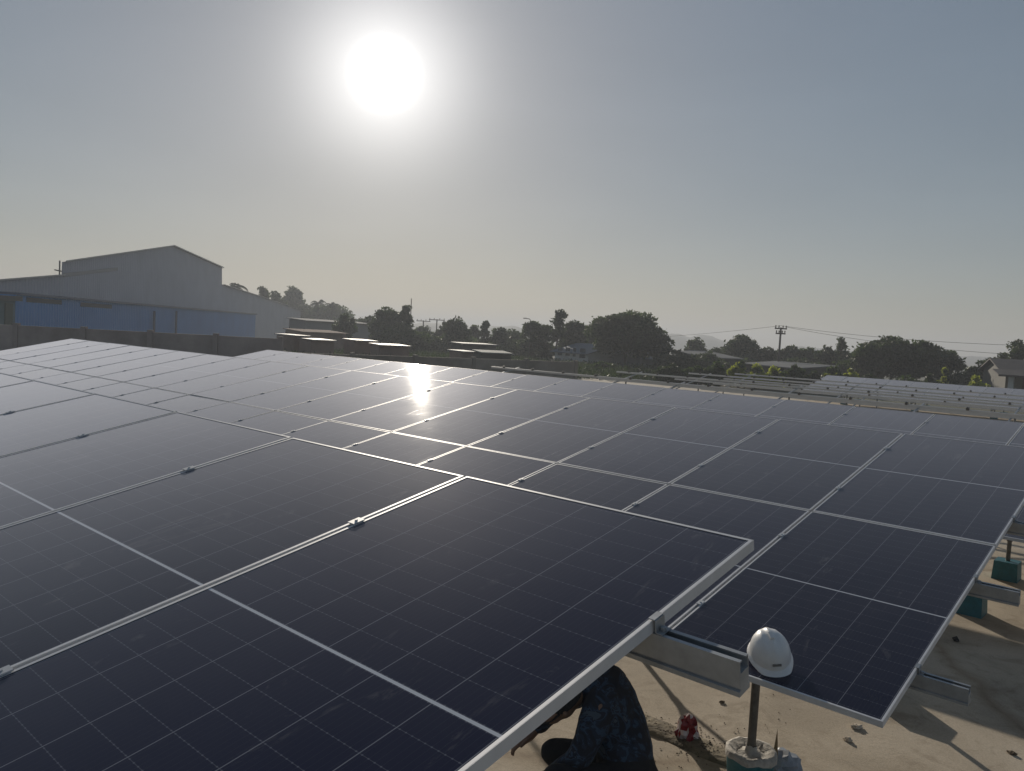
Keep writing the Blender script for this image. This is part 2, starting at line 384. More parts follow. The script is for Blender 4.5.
A1 = make_array('nearest solar array of large dark panels, worker crouching past its edge', 0, -PL*ct, H-PL*st, 9, 1, posts=[(-1.3-3.3*k, 1.15) for k in range(3)], junction=1.4, jit=.0016, rng=4, spread=.5, vlist=(.60,1.80))
A2 = make_array('two panel deep solar array with a white hard hat on its lower corner', -.0324, 1.6937, H-1.1835, 18, 2, posts=[(x, y) for x in xs2 for y in (1.26, 3.9)], junction=.88, jit=.0018, rng=7)
A3 = make_array('solar array behind the hard hat array, sun glinting on its far panels', -1.2999, 7.9923, H-1.3679, 17, 2, i0=-4, posts=[(-1.1+1.3-3.3*k, y) for k in range(-1,6) for y in (.93, 3.15)], junction=.62, jit=.0026, rng=12, clamps=True)
# ---- bare racks still waiting for panels
rack_rows = [(1, 13, -5, 'first bare rail rack behind the finished solar arrays'), (2, 12.2, -6, 'second bare rail rack, one row behind the first rack'),
             (3, 12.4, -9, 'third bare rail rack, its dark clamps near the green bushes'), (4, 13, -12, 'rearmost bare rail rack just in front of the small far solar array')]
for k, nl, nr, lab in rack_rows:
    oy = 7.9923 + 6.3*k; oz = H - 1.3679 - .09*k
    root = empty('mounting_rack', (-1.2999, oy, 0), lab, 'mounting rack')
    xl, xr = -nl*PX, -nr*PX
    mb = MB(); mb.prism([(0, a*1.1, b*.6) for a, b in RAIL_PROF], (xr-xl, 0, 0)); rm = mb.mesh('rail', mat('pale rail', (.60,.60,.60), .5, .2))
    for v in (.58, 1.83, 2.98, 4.23):
        o = link('rail', rm, root, (xl, v*ct, oz+v*st), (TILT,0,0))
    x = xl + .9
    while x < xr:
        mb = MB(); mb.box((0, 2.4, -.080), (.02, 2.3, .02)); link('rafter', mb.mesh('rafter', MT['galv']), root, (x, 0, oz), (TILT,0,0))
        for y in (1.2, 3.5):
            link('footing', FOOT, root, (x, y, 0)); q = MB(); q.tube([(x,y,.1),(x,y,oz+y/ct*st-.15)], .03, 8); q.build('post', MT['postm'], root)
        x += 6.6
    for v in (2.98, 4.23):
        x = xl + .6
        while x < xr:
            q = MB(); q.box((0,0,.02), (.03,.035,.028)); q.box((0,0,.05),(.012,.012,.012)); link('clamp', q.mesh('clamp', MT['boltm']), root, (x, v*ct, oz+v*st), (TILT,0,0)); x += PX*(1 if v > 4 else 2)
# ---- far array
FAR_OY = 7.9923 + 6.3*6
A9 = make_array('small far solar array in front of the trees and bright bushes', -1.2999, FAR_OY, H-1.3679-.62, 13, 2, i0=-12, posts=[(9-3.96*k, y) for k in range(7) for y in (1.2,3.6)], junction=.6, clamps=False, rng=5)

# ---------------------------------------------------------------- near footing in a teal bucket
fx, fy = A2.location.x + xs2[0], A2.location.y + 1.26
for o in list(A2.children):
    if o.name.startswith('footing') and abs(o.location.x-xs2[0]) < .01 and abs(o.location.y-1.26) < .01:
        b = MB(); b.lathe([(.0001,0),(.145,0),(.168,.29),(.173,.30),(.173,.315),(.158,.315),(.155,.29),(.04,.285),(.0001,.285)], 30)
        o.data = b.mesh('footing', MT['teal'], smooth=True); o['label'] = 'round teal tub filled with cement'
        c = MB(); rr_ = random.Random(9); nn = 30; prof = [(.176,.285),(.178,.325),(.150,.335),(.10,.30),(.045,.315),(.036,.36)]
        b0 = []
        for r_, z_ in prof:
            for k in range(nn):
                tt = 2*math.pi*k/nn; q = r_*(1+.05*noise.noise(Vector((math.cos(tt)*2, math.sin(tt)*2, z_*9)))); b0.append((q*math.cos(tt), q*math.sin(tt), z_+.018*noise.noise(Vector((math.cos(tt)*3,math.sin(tt)*3,r_*20)))))
        c.add(b0, [(i*nn+k, i*nn+(k+1)%nn, (i+1)*nn+(k+1)%nn, (i+1)*nn+k) for i in range(len(prof)-1) for k in range(nn)])
        c.build('cement_fill', MT['cement'], o, smooth=True)

# ---------------------------------------------------------------- hard hat
def plane2(u, v, dn=0): return Vector((A2.location.x+u, A2.location.y+v*ct-dn*st, H-1.1835+v*st+dn*ct))
hatm = mat('white hard hat plastic', (.74,.73,.71), .35, noise_amt=.12, noise_scale=14)
hp = plane2(-.672, .20, .003)
hat = empty('hard_hat', hp, 'white hard hat resting on the lower edge of a solar panel', 'hard hat')
hat.rotation_euler = (Matrix.Rotation(TILT, 3, 'X') @ Matrix.Rotation(R(-50), 3, 'Z') @ Matrix.Rotation(R(14), 3, 'Y')).to_euler(); hat.location.z += .027; hat.scale = (.98,)*3
mb = MB(); nu, nv = 40, 14; vs_ = []
for jv in range(nv+1):
    ph = jv/nv*math.pi/2
    for iu in range(nu):
        th = 2*math.pi*iu/nu; a, b = .138, .112
        rx = a*math.cos(ph)**.75*math.cos(th); ry = b*math.cos(ph)**.75*math.sin(th); z = .022+.122*math.sin(ph)
        rdg = max(0, 1-abs(ry)/.020)*.010*math.sin(ph) + max(0, 1-abs(abs(ry)-.045)/.012)*.005*math.sin(ph)
        vs_.append((rx, ry, z+rdg))
mb.add(vs_, [(i*nu+k, i*nu+(k+1)%nu, (i+1)*nu+(k+1)%nu, (i+1)*nu+k) for i in range(nv) for k in range(nu)])
# brim: flares a little all round and runs out into a peak at the front (+x)
br = []
for ring, (e, z) in enumerate(((0,.022),(.004,.012),(.012,.004),(.0135,.0005),(.010,-.001),(-.004,.006))):
    for iu in range(nu):
        th = 2*math.pi*iu/nu; pk = max(0, math.cos(th))**3*.048*min(1, ring/2)
        br.append(((.138+e)*math.cos(th)+pk*(e>=.004), (.112+e)*math.sin(th), z-.10*pk*0))
mb.add(br, [(i*nu+k, i*nu+(k+1)%nu, (i+1)*nu+(k+1)%nu, (i+1)*nu+k) for i in range(5) for k in range(nu)])
mb.build('shell', hatm, hat, smooth=True)
k_ = MB(); k_.box((.0,0,.153), (.028,.012,.010)); bevel(k_.build('top_ridge', hatm, hat), .005, 2)
k_ = MB(); Mb = Matrix.Translation((.1345,.0,.062)) @ Matrix.Rotation(R(-22), 4, 'Y'); k_.box((0,0,0), (.003,.024,.006), Mb); k_.build('badge', mat('grey print', (.16,.15,.14), .5), hat)
# ---------------------------------------------------------------- litter and scraps on the slab
def crumple(name, c, size, mats, label, cat, seed, squash=1., amp=.45, rot=0, two=None):
    rnd = random.Random(seed); bm = bmesh.new(); bmesh.ops.create_icosphere(bm, subdivisions=3, radius=1)
    for v in bm.verts:
        nrm = v.co.normalized(); k = 1 + amp*noise.noise(nrm*2.3+Vector((seed,0,0))) + amp*.5*noise.noise(nrm*6+Vector((0,seed,0)))
        v.co = Vector((nrm.x*size[0]*k, nrm.y*size[1]*k, max(nrm.z*size[2]*k, -size[2]*.35)))
    me = bpy.data.meshes.new(name); bm.to_mesh(me); bm.free()
    for mm in mats: me.materials.append(mm)
    if len(mats) > 1:
        for p in me.polygons:
            p.material_index = 1 if noise.noise(p.center*two[0]+Vector((seed*2,1,0))) > two[1] else 0
    o = link(name, me, None, (c[0], c[1], size[2]*.35+.004), (0,0,rot)); return tag(o, label, cat)
red = mat('red printed foil', (.22,.010,.018), .25, .1); whf = mat('white foil with glints', (.62,.52,.52), .2, .1)  # white patches: the bag's own white, plus glints painted as colour
tp = ground_at(687, 738)
crumple('snack_packet', tp, (.088,.072,.135), [red, whf], 'crumpled red and white plastic packet lying on the concrete', 'packet', 5, two=(17, .05), rot=R(30))
pb = ground_at(781, 772)
crumple('plastic_sack', pb, (.15,.13,.12), [mat('blue grey sack', (.30,.34,.40), .5)], 'blue grey crumpled sack beside the teal tub', 'sack', 11, amp=.3)
wd = mat('raw wood', (.34,.23,.13), .8, noise_amt=.4, noise_scale=15)
wp_ = ground_at(774, 775); mb = MB(); mb.add([(-.03,-.02,0),(.035,-.015,0),(.02,.03,0),(.0,.0,.36)], [(0,2,1),(0,1,3),(1,2,3),(2,0,3)]); 
mb2 = mb.build('wood_splinter', wd, None); mb2.location = (wp_.x, wp_.y, .0); tag(mb2, 'brown pointed wood splinter standing between tub and sack', 'splinter')
chips = [((848,741),.035,.02,'white','pale plaster chip below the corner of the hard hat array'), ((857,728),.05,.02,'white','long cream plaster flake close to the panel corner'),
         ((956,641),.05,.03,'dark','dark pebble in the grey shade beyond the rail end'), ((1012,754),.035,.015,'brown','small brown stone on the sunlit slab'),
         ((722,703),.025,.012,'brown','tiny brown crumb on concrete past the red packet')]
cmat = {'white': mat('plaster', (.6,.52,.42), .8), 'dark': mat('dark stone', (.035,.035,.035), .8), 'brown': mat('brown stone', (.14,.10,.06), .85)}
for i, (p, a, h, c, lab) in enumerate(chips):
    gpt = ground_at(*p); o = crumple('stone_chip', gpt, (a, a*.6, h), [cmat[c]], lab, 'chip', 20+i, amp=.5, rot=i)
# dry leaves and dirt along the joint: nobody could count it
mb = MB(); rnd = random.Random(8)
for k in range(420):
    x = rnd.gauss(-2.0, 1.2) if k % 2 else rnd.gauss(-1.75, .16); y = rnd.gauss(3.34, .09) if k % 4 else rnd.gauss(3.3, .5); s = rnd.uniform(.003,.014); a = rnd.uniform(0, 6.28)
    z = .018+rnd.uniform(0,.02) if 3.14 < y < 3.45 else .003
    mb.add([(x+s*math.cos(a), y+s*math.sin(a), z), (x-s*.5*math.sin(a), y+s*.5*math.cos(a), z+s*.6), (x-s*math.cos(a), y-s*math.sin(a), z), (x+s*.5*math.sin(a), y-s*.5*math.cos(a), z+s*.2)], [(0,1,2,3)])
o = mb.build('litter_crumbs', mat('dead leaf crumbs', (.07,.05,.03), .9)); o['kind'] = 'stuff'; tag(o, 'brown leaf crumbs and grit scattered along the slab joint', 'debris')

# ---------------------------------------------------------------- worker crouching in the aisle
def skin_obj(name, joints, bones, material, parent, voxel=.012, smooth=4):
    """one continuous surface: tapered limbs between joints, fused by a voxel remesh"""
    mb = MB(); n = 14
    def rad(k): r = joints[k][1]; return sum(r)/len(r) if isinstance(r, tuple) else r
    for a_, b_ in bones:
        p, q = Vector(joints[a_][0]), Vector(joints[b_][0]); ra, rb = rad(a_), rad(b_); d = (q-p).normalized()
        pts, rr = [], []
        for i in range(5): t = math.pi/2*(i+.35)/5.35; pts.append(p - d*ra*math.cos(t)); rr.append(ra*math.sin(t))
        pts.append(p); rr.append(ra); pts.append(p.lerp(q,.5)); rr.append((ra+rb)/2); pts.append(q); rr.append(rb)
        for i in reversed(range(5)): t = math.pi/2*(i+.35)/5.35; pts.append(q + d*rb*math.cos(t)); rr.append(rb*math.sin(t))
        mb.tube(pts, rr, n)
    o = mb.build(name, material, parent, smooth=True)
    rm_ = o.modifiers.new('fuse', 'REMESH'); rm_.mode = 'VOXEL'; rm_.voxel_size = voxel; rm_.use_smooth_shade = True
    sm_ = o.modifiers.new('smooth', 'SMOOTH'); sm_.iterations = smooth
    return o
pp = ground_at(621, 776, .46)
person = empty('person', (pp.x, pp.y, 0), 'worker in dark blue patterned shirt and black cap crouching in the aisle', 'person')
person.scale = (1.1,)*3; person.rotation_euler = (0, 0, math.atan2(-.665, -.747))     # local +x: the way the worker faces
# local frame: x = forward, y = the worker's left, z = up
skinm = mat('tanned skin', (.20,.11,.07), .55)
camo = bpy.data.materials.new('blue patterned cloth'); camo.use_nodes = True
n_ = camo.node_tree.nodes; l_ = camo.node_tree.links; tcn = n_.new('ShaderNodeTexCoord'); v_ = n_.new('ShaderNodeTexNoise'); v_.inputs['Scale'].default_value = 11; v_.inputs['Detail'].default_value = 2; v_.inputs['Distortion'].default_value = 1.5
rp_ = n_.new('ShaderNodeValToRGB'); rp_.color_ramp.interpolation = 'CONSTANT'; e_ = rp_.color_ramp.elements; e_[0].color = (.010,.013,.022,1); e_[1].position = .46; e_[1].color = (.014,.024,.045,1)
for q, c in ((.53,(.030,.058,.10,1)),(.60,(.012,.016,.03,1)),(.66,(.055,.075,.10,1))): x_ = e_.new(q); x_.color = c
l_.new(tcn.outputs['Object'], v_.inputs['Vector']); l_.new(v_.outputs['Fac'], rp_.inputs[0]); l_.new(rp_.outputs[0], n_['Principled BSDF'].inputs['Base Color']); n_['Principled BSDF'].inputs['Roughness'].default_value = .85
blk = mat('black cloth', (.012,.012,.014), .85, bump=.3, bump_scale=40)
J = {'pelvis': ((-.02,.06,.46),(.19,.17)), 'spine': ((.0,-.10,.66),(.17,.15)), 'chest': ((.10,-.17,.86),(.18,.15)), 'neck': ((.24,-.12,.86),.062), 'head0': ((.30,-.09,.84),.078), 'head1': ((.36,-.07,.80),.100), 'head2': ((.41,-.05,.75),.072),
     'shL': ((.14,.04,.84),.080), 'elL': ((.26,.16,.60),.052), 'wrL': ((.44,.08,.44),.032),
     'shR': ((.16,-.36,.84),.080), 'elR': ((.36,-.40,.62),.052), 'wrR': ((.52,-.32,.46),.032),
     'hipL': ((.02,.12,.42),.105), 'knL': ((.40,.20,.50),.068), 'anL': ((.14,.19,.10),.045), 'ftL': ((.24,.20,.05),.042), 'toL': ((.36,.21,.035),.034),
     'hipR': ((.02,-.13,.42),.105), 'knR': ((.38,-.22,.42),.068), 'anR': ((.08,-.22,.12),.045), 'ftR': ((.18,-.22,.05),.042), 'toR': ((.29,-.22,.035),.034)}
bones = [('pelvis','spine'),('spine','chest'),('chest','neck'),('neck','head0'),('head0','head1'),('head1','head2'),('chest','shL'),('shL','elL'),('elL','wrL'),('chest','shR'),('shR','elR'),('elR','wrR'),
         ('pelvis','hipL'),('hipL','knL'),('knL','anL'),('anL','ftL'),('ftL','toL'),('pelvis','hipR'),('hipR','knR'),('knR','anR'),('anR','ftR'),('ftR','toR')]
hid = lambda k: .58 if k[:2] in ('pe','sp','ch','sh','hi','kn') and len(k) > 2 and k[:2] != 'pm' else .64 if k[:2] in ('el','an','ft','to') else .92
Jb = {k: (Vector(p), tuple(x*hid(k) for x in r) if isinstance(r, tuple) else r*hid(k)) for k, (p, r) in J.items()}
# five fingers on each hand, rooted inside the palm
for s, wr in (('L', Vector(J['wrL'][0])), ('R', Vector(J['wrR'][0]))):
    d = Vector((.80,-.1 if s == 'L' else .12,-.55)).normalized(); side = Vector((0,1,0)); dn = d.cross(side).normalized()
    Jb['pm'+s] = (wr + d*.055, (.036,.018)); bones.append(('wr'+s, 'pm'+s))
    for k, ln in enumerate((.062,.072,.076,.066)):
        b0 = wr + d*.085 + side*(.027-.018*k); Jb[f'f{k}a{s}'] = (b0, .0095); Jb[f'f{k}b{s}'] = (b0+d*ln*.55-dn*.008, .0085); Jb[f'f{k}c{s}'] = (b0+d*ln*.85-dn*.030, .007)
        bones += [('pm'+s, f'f{k}a{s}'), (f'f{k}a{s}', f'f{k}b{s}'), (f'f{k}b{s}', f'f{k}c{s}')]
    sg = -1 if s == 'L' else 1
    t0 = wr + d*.03 + side*sg*.034; Jb['ta'+s] = (t0, .012); Jb['tb'+s] = (t0+d*.032+side*sg*.018, .010); bones += [('wr'+s, 'ta'+s), ('ta'+s, 'tb'+s)]
bones += [('shL','shR'),('hipL','hipR')]
skin_obj('body', Jb, bones, skinm, person, .0055, 2)
sub = lambda keys, f: {k: (J[k][0], tuple(x*f for x in J[k][1]) if isinstance(J[k][1], tuple) else J[k][1]*f) for k in keys}
shirt = {'chest': ((.10,-.17,.83),.165), 'spine': ((.02,-.10,.68),.165), 'hem': ((-.015,0,.56),.165), 'shL': ((.13,-.02,.83),.105), 'shR': ((.14,-.31,.83),.105), 'uc': ((.16,-.16,.87),.11),
         'elL': ((.26,.16,.60),.068), 'cuL': ((.38,.11,.49),.052), 'elR': ((.36,-.40,.62),.068), 'cuR': ((.46,-.35,.52),.052), 'col': ((.22,-.125,.87),.078)}
o = skin_obj('shirt', shirt, [('hem','spine'),('spine','chest'),('shL','shR'),('chest','uc'),('uc','col'),('shL','elL'),('elL','cuL'),('shR','elR'),('elR','cuR'),('spine','shL'),('spine','shR')], camo, person)
dsp = bpy.data.textures.new('cloth_folds', 'CLOUDS'); dsp.noise_scale = .09
dm = o.modifiers.new('folds', 'DISPLACE'); dm.texture = dsp; dm.strength = .02; dm.texture_coords = 'LOCAL'; dm.mid_level = .5
tr = {'waist': ((-.015,0,.53),.165), 'pelvis': ((-.03,.06,.43),.185), 'hipL': ((.0,.15,.43),.135), 'knL': ((.38,.21,.50),.082), 'anL': ((.15,.19,.14),.062), 'hipR': ((.0,-.12,.42),.13), 'knR': ((.37,-.22,.42),.082), 'anR': ((.09,-.22,.15),.062)}
o = skin_obj('trousers', tr, [('waist','pelvis'),('hipL','hipR'),('hipL','knL'),('knL','anL'),('hipR','knR'),('knR','anR')], blk, person)
dm = o.modifiers.new('folds', 'DISPLACE'); dm.texture = dsp; dm.strength = .015; dm.texture_coords = 'LOCAL'
for s in 'LR':
    sh_ = {k: (J[k+s][0], J[k+s][1]*1.15) for k in ('an','ft','to')}; skin_obj('shoe', sh_, [('an','ft'),('ft','to')], blk, person)
# cap: rounded crown with a short peak, tilted with the head
mb = MB(); mb.lathe([(.112,-.02),(.118,.0),(.116,.03),(.100,.075),(.065,.108),(.0001,.120)], 24)
pk = [(.05+.14*math.cos(a), .10*math.sin(a), -.012-.02*math.cos(a)) for a in [R(-80+16*i) for i in range(11)]]
mb.add(pk+[(x, y, z+.004) for x, y, z in pk], [tuple(range(11)), tuple(reversed(range(11,22)))])
o = mb.build('cap', blk, person, smooth=True); o.location = (.345,-.075,.83); o.rotation_euler = (0, R(40), R(12))
# ears, nose
mb = MB()
for sy in (-1,1): mb.tube([(.345,-.07+sy*.092,.80),(.34,-.07+sy*.104,.785),(.35,-.07+sy*.096,.76)], [.008,.016,.008], 8)
mb.tube([(.44,-.045,.77),(.475,-.04,.73),(.455,-.04,.715)], [.010,.017,.012], 8)
mb.build('ears_and_nose', skinm, person, smooth=True)

# ---------------------------------------------------------------- buildings on the left
dW = Vector((math.sin(R(-47.1)), math.cos(R(-47.1)), 0)); nW = Vector((dW.y, -dW.x, 0))     # along the wall / towards us
if nW.dot(CAM-at(15.6,300,60)) < 0: nW = -nW
backD = Vector((math.sin(R(-71.2)), math.cos(R(-71.2)), 0))       # the buildings' long sides run off this way
def on_wall(px, py, off=0.):
    P0 = at(15.6, 300, 60) + nW*off; d = ray(px, py); k = (P0-CAM).dot(nW)/d.dot(nW); return CAM + d*k
def clad(name, base, rough, scale, dark=.75):
    m = mat(name, base, rough, .15); t = m.node_tree; n = t.nodes; l = t.links
    tcn = n.new('ShaderNodeTexCoord'); dt = n.new('ShaderNodeVectorMath'); dt.operation = 'DOT_PRODUCT'; dt.inputs[1].default_value = dW; l.new(tcn.outputs['Object'], dt.inputs[0])
    w1 = n.new('ShaderNodeMath'); w1.operation = 'MULTIPLY'; w1.inputs[1].default_value = scale; l.new(dt.outputs['Value'], w1.inputs[0])
    w2 = n.new('ShaderNodeMath'); w2.operation = 'SINE'; l.new(w1.outputs[0], w2.inputs[0])
    bp = n.new('ShaderNodeBump'); bp.inputs['Strength'].default_value = .5; bp.inputs['Distance'].default_value = .05; l.new(w2.outputs[0], bp.inputs['Height']); l.new(bp.outputs[0], n['Principled BSDF'].inputs['Normal'])
    nz = n.new('ShaderNodeTexNoise'); nz.inputs['Scale'].default_value = .35; nz.inputs['Detail'].default_value = 8; l.new(tcn.outputs['Object'], nz.inputs['Vector'])
    rp = n.new('ShaderNodeValToRGB'); rp.color_ramp.elements[0].position = .3; rp.color_ramp.elements[0].color = (*[c*dark for c in base], 1); rp.color_ramp.elements[1].position = .65; rp.color_ramp.elements[1].color = (*base, 1)
    l.new(nz.outputs['Fac'], rp.inputs[0]); l.new(rp.outputs[0], n['Principled BSDF'].inputs['Base Color']); return m
greyclad = clad('grey wall sheeting', (.42,.43,.48), .7, 12, .88); blueclad = clad('blue wall sheeting', (.035,.20,.50), .6, 14, .85)
roofm = mat('weathered roof sheet', (.30,.31,.32), .45, .5, noise_amt=.3, noise_scale=.6)
def base_pt(p, z=-1.): return Vector((p.x, p.y, z))
wh = empty('warehouse', base_pt(on_wall(172,246,-4), -.3), 'big pale grey warehouse with stepped gable behind the blue building', 'warehouse')
def rel(e, pts): return [p - e.location for p in pts]
sil = [(-90,288.5),(0,280.5),(62,275.5),(62,262),(172,246),(222,268),(222,285),(262,297.5),(301,311)]
top = [on_wall(x, y, -4) for x, y in sil]
poly = [base_pt(top[0],-1)] + top + [base_pt(top[-1],-1)]
b = MB(); b.prism(rel(wh, poly), backD*22); b.build('wall', greyclad, wh)
for (a, c_) in zip(top, top[1:]):            # roof sheets with a small overhang
    if abs((a-c_).xy.length) < .5: continue
    u = Vector((0,0,.16)); q = MB(); o1 = nW*.35; q.prism(rel(wh, [a+o1+Vector((0,0,.02)), c_+o1+Vector((0,0,.02)), c_+o1+u, a+o1+u]), backD*22.6); q.build('roof', roofm, wh)
q = MB(); a, c_ = on_wall(64,277,-3.93), on_wall(118,270.5,-3.93); q.prism(rel(wh, [a, c_, c_+Vector((0,0,.35)), a+Vector((0,0,.35))]), -nW*.06); q.build('gutter', mat('grey gutter', (.2,.2,.21), .5), wh)
am = empty('antenna_mast', on_wall(59.5,276,-5), 'thin antenna mast with crossbar on the warehouse roof step', 'antenna')
hgt = (on_wall(59.5,260.5,-5)-on_wall(59.5,276,-5)).z
q = MB(); q.tube([(0,0,-.3),(0,0,hgt)], .07, 8); q.build('mast', MT['boltm'], am); q = MB(); q.tube([tuple(-dW*1.0+Vector((0,0,.35*hgt))), tuple(dW*1.0+Vector((0,0,.32*hgt)))], .06, 6); q.build('crossbar', MT['boltm'], am)
bb = empty('blue_building', base_pt(on_wall(130,300), -.3), 'long low blue clad building in front of the grey warehouse', 'building')
bt = [on_wall(15.6,294.7), on_wall(255.6,314.7)]
q = MB(); q.prism(rel(bb, [base_pt(bt[0]), bt[0], bt[1], base_pt(bt[1])]), -nW*3); q.build('wall', blueclad, bb)
q = MB(); q.prism(rel(bb, [bt[0]+nW*.3, bt[1]+nW*.3, bt[1]+nW*.3+Vector((0,0,.18)), bt[0]+nW*.3+Vector((0,0,.18))]), -nW*4); q.build('roof_edge', mat('dark blue trim', (.04,.07,.13), .5), bb)
winm = mat('dark louvre glass', (.03,.045,.06), .7)
for (xa, xb, ya, yb) in ((27,62,297.3,302),(81,112,302.3,306.5)):
    a, c_ = on_wall(xa, ya, .04), on_wall(xb, ya+(xb-xa)*.083, .04); hh = (on_wall(xa,ya)-on_wall(xa,yb)).z
    q = MB(); q.prism(rel(bb, [a, c_, c_-Vector((0,0,hh)), a-Vector((0,0,hh))]), -nW*.08); w_ = q.build('window', winm, bb)
for x_ in (154.5, 176.5):
    a = on_wall(x_, 311, .25); q = MB(); q.tube(rel(bb, [base_pt(a), a]), .13, 8); q.build('downpipe', mat('blue pipe', (.03,.06,.12), .5), bb)
a0, a1 = on_wall(-80,291,1.5), on_wall(15.4,296,1.5)
tb = empty('teal_annex', base_pt(on_wall(0,300,1.5), -.3), 'dark teal annex with a door at the near end of the blue building', 'building')
q = MB(); q.prism(rel(tb, [base_pt(a0), a0, a1, base_pt(a1)]), -nW*3.5); q.build('wall', mat('teal wall', (.055,.13,.17), .6, noise_amt=.3, noise_scale=.5), tb)
q = MB(); q.prism(rel(tb, [a0+nW*.5, a1+nW*.5, a1+nW*.5-Vector((0,0,.35)), a0+nW*.5-Vector((0,0,.35))]), -nW*5.4); q.build('eave', mat('dark eave', (.04,.05,.055), .6), tb)
d0, d1 = on_wall(5.5,303,1.56), on_wall(13,304,1.56)
q = MB(); q.prism(rel(tb, [base_pt(d0), d0, d1, base_pt(d1)]), -nW*.1); q.build('door', mat('dark green door', (.03,.055,.05), .6), tb)

def wall_run(name, p0, p1, top_h, thick, material, label, cat, piers=None, pier_m=None, cap=None):
    e = empty(name, (p0+p1)/2, label, cat); e.location.z = terrain(e.location.x, e.location.y)
    d = (p1-p0); d.z = 0; ln = d.length; d.normalize(); nn_ = Vector((d.y,-d.x,0))
    q = MB(); z0 = -2.6
    q.prism([tuple(-d*ln/2+Vector((0,0,z0))), tuple(d*ln/2+Vector((0,0,z0))), tuple(d*ln/2+Vector((0,0,top_h-e.location.z))), tuple(-d*ln/2+Vector((0,0,top_h-e.location.z)))], nn_*thick)
    q.build('wall_panel', material, e)
    if piers:
        k = int(ln/piers); r_ = Matrix(((d.x,nn_.x,0),(d.y,nn_.y,0),(0,0,1))).to_4x4()
        for i in range(k+1):
            c = -d*ln/2 + d*(ln*i/k) + nn_*thick/2
            q = MB(); q.box((0,0,0), (.13, thick/2+.09, (top_h-e.location.z+.12-z0)/2), r_); o = q.build('pier', pier_m or material, e); o.location = c+Vector((0,0,(top_h-e.location.z+.12+z0)/2))
    return e
greywall = mat('stained block wall', (.36,.31,.29), .9, dark=(.18,.155,.15), noise_scale=.55, bump=.4, bump_scale=4)
wall_run('boundary_wall', at(-120,318,45), at(281,339.5,47), 2.2, .2, greywall, 'stained grey boundary wall with piers in front of the blue building', 'wall', 3.2)
brownwall = mat('brown low wall', (.30,.26,.22), .9, dark=(.14,.12,.10), noise_scale=.4)
wall_run('low_wall', at(283,345,50), at(575,358,62), 1.3, .18, brownwall, 'murky brown low wall behind the glinting far panels', 'wall', 4.0)

# ---------------------------------------------------------------- low sheds with shining roofs
tin = mat('bright tin roof', (.27,.27,.27), .62, .25, noise_amt=.2, noise_scale=1.5); rust = mat('rusty shed wall', (.26,.18,.15), .85, noise_amt=.4, noise_scale=.7)
greyroof = mat('grey fibre roof', (.16,.17,.18), .9, spec=.08, noise_amt=.3, noise_scale=.5)
def shed(x0, x1, ytop, depth, dx, label, roof_m=tin, wall_m=rust, tilt=1.0, slope_py=0., len_=2.6, name='shed', cat='shed'):
    dx -= (x1-x0)/F_PX*depth*((x0+x1)/2-CX)/F_PX
    a, b = at(x0, ytop, depth), at(x1, ytop+slope_py, depth+dx)
    a.z = b.z = (a.z+b.z)/2
    e = empty(name, (a+b)/2, label, cat); gz = terrain(e.location.x, e.location.y); zt = a.z-gz; e.location.z = gz
    d = (b-a); ln = d.length; d.normalize(); nn_ = Vector((-d.y, d.x, 0))
    if nn_.dot(e.location-CAM) < 0: nn_ = -nn_
    q = MB(); h0, h1 = zt-.12, zt-.12+math.tan(R(tilt))*len_
    A = [-d*ln/2*.96, d*ln/2*.96, d*ln/2*.96+nn_*len_, -d*ln/2*.96+nn_*len_]
    vs_ = [tuple(p+Vector((0,0,-.8))) for p in A] + [tuple(A[0]+Vector((0,0,h0))), tuple(A[1]+Vector((0,0,h0))), tuple(A[2]+Vector((0,0,h1))), tuple(A[3]+Vector((0,0,h1)))]
    q.add(vs_, [(0,1,2,3),(4,5,6,7),(0,1,5,4),(1,2,6,5),(2,3,7,6),(3,0,4,7)]); q.build('wall', wall_m, e)
    q = MB(); B = [-d*ln/2-nn_*.4, d*ln/2-nn_*.4, d*ln/2+nn_*(len_+.4), -d*ln/2+nn_*(len_+.4)]; hh = [zt-.05, zt-.05, zt-.05+math.tan(R(tilt))*(len_+.8)]; hh.append(hh[2])
    q.add([tuple(p+Vector((0,0,h-.03))) for p, h in zip(B, hh)]+[tuple(p+Vector((0,0,h+.06))) for p, h in zip(B, hh)], [(3,2,1,0),(4,5,6,7),(0,1,5,4),(1,2,6,5),(2,3,7,6),(3,0,4,7)]); q.build('roof', roof_m, e)
    return e
shed(304,372,321,118,10,'long grey roofed shed to the side of the warehouse gable', greyroof, mat('pale shed wall',(.22,.22,.22),.8), 4, 2.5, 3.5)
shed(300,347,331,92,4,'rust brown open shed under the grey roofed shed', mat('rust roof',(.13,.07,.055),.9,noise_amt=.3,noise_scale=.5,spec=.05), rust, 4, 3, 3)
shed(293,309,334.5,74,1,'smallest shed with a shining tin roof below the warehouse corner', slope_py=2.0)
shed(311,335,338.8,72,1,'low shed with a ragged shining tin roof before the rust brown shed', slope_py=2.2)
shed(355,377,339.0,76,1,'shed with a bright tin roof tilted below the round tree', slope_py=3.0)
shed(379,410,344.2,72,1,'long thin shed roof shining just above the sun glint', slope_py=2.2)
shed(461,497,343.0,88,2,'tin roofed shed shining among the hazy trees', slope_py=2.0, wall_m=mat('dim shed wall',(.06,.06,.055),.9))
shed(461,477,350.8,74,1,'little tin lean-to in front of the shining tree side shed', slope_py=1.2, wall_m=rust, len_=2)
shed(480,512,352,70,1,'grey green tarpaulin shelter beside the little lean-to', mat('tarpaulin',(.13,.15,.15),.8), mat('dark shelter',(.04,.04,.04),.9), 3, 1.5, 2, name='shelter', cat='shelter')
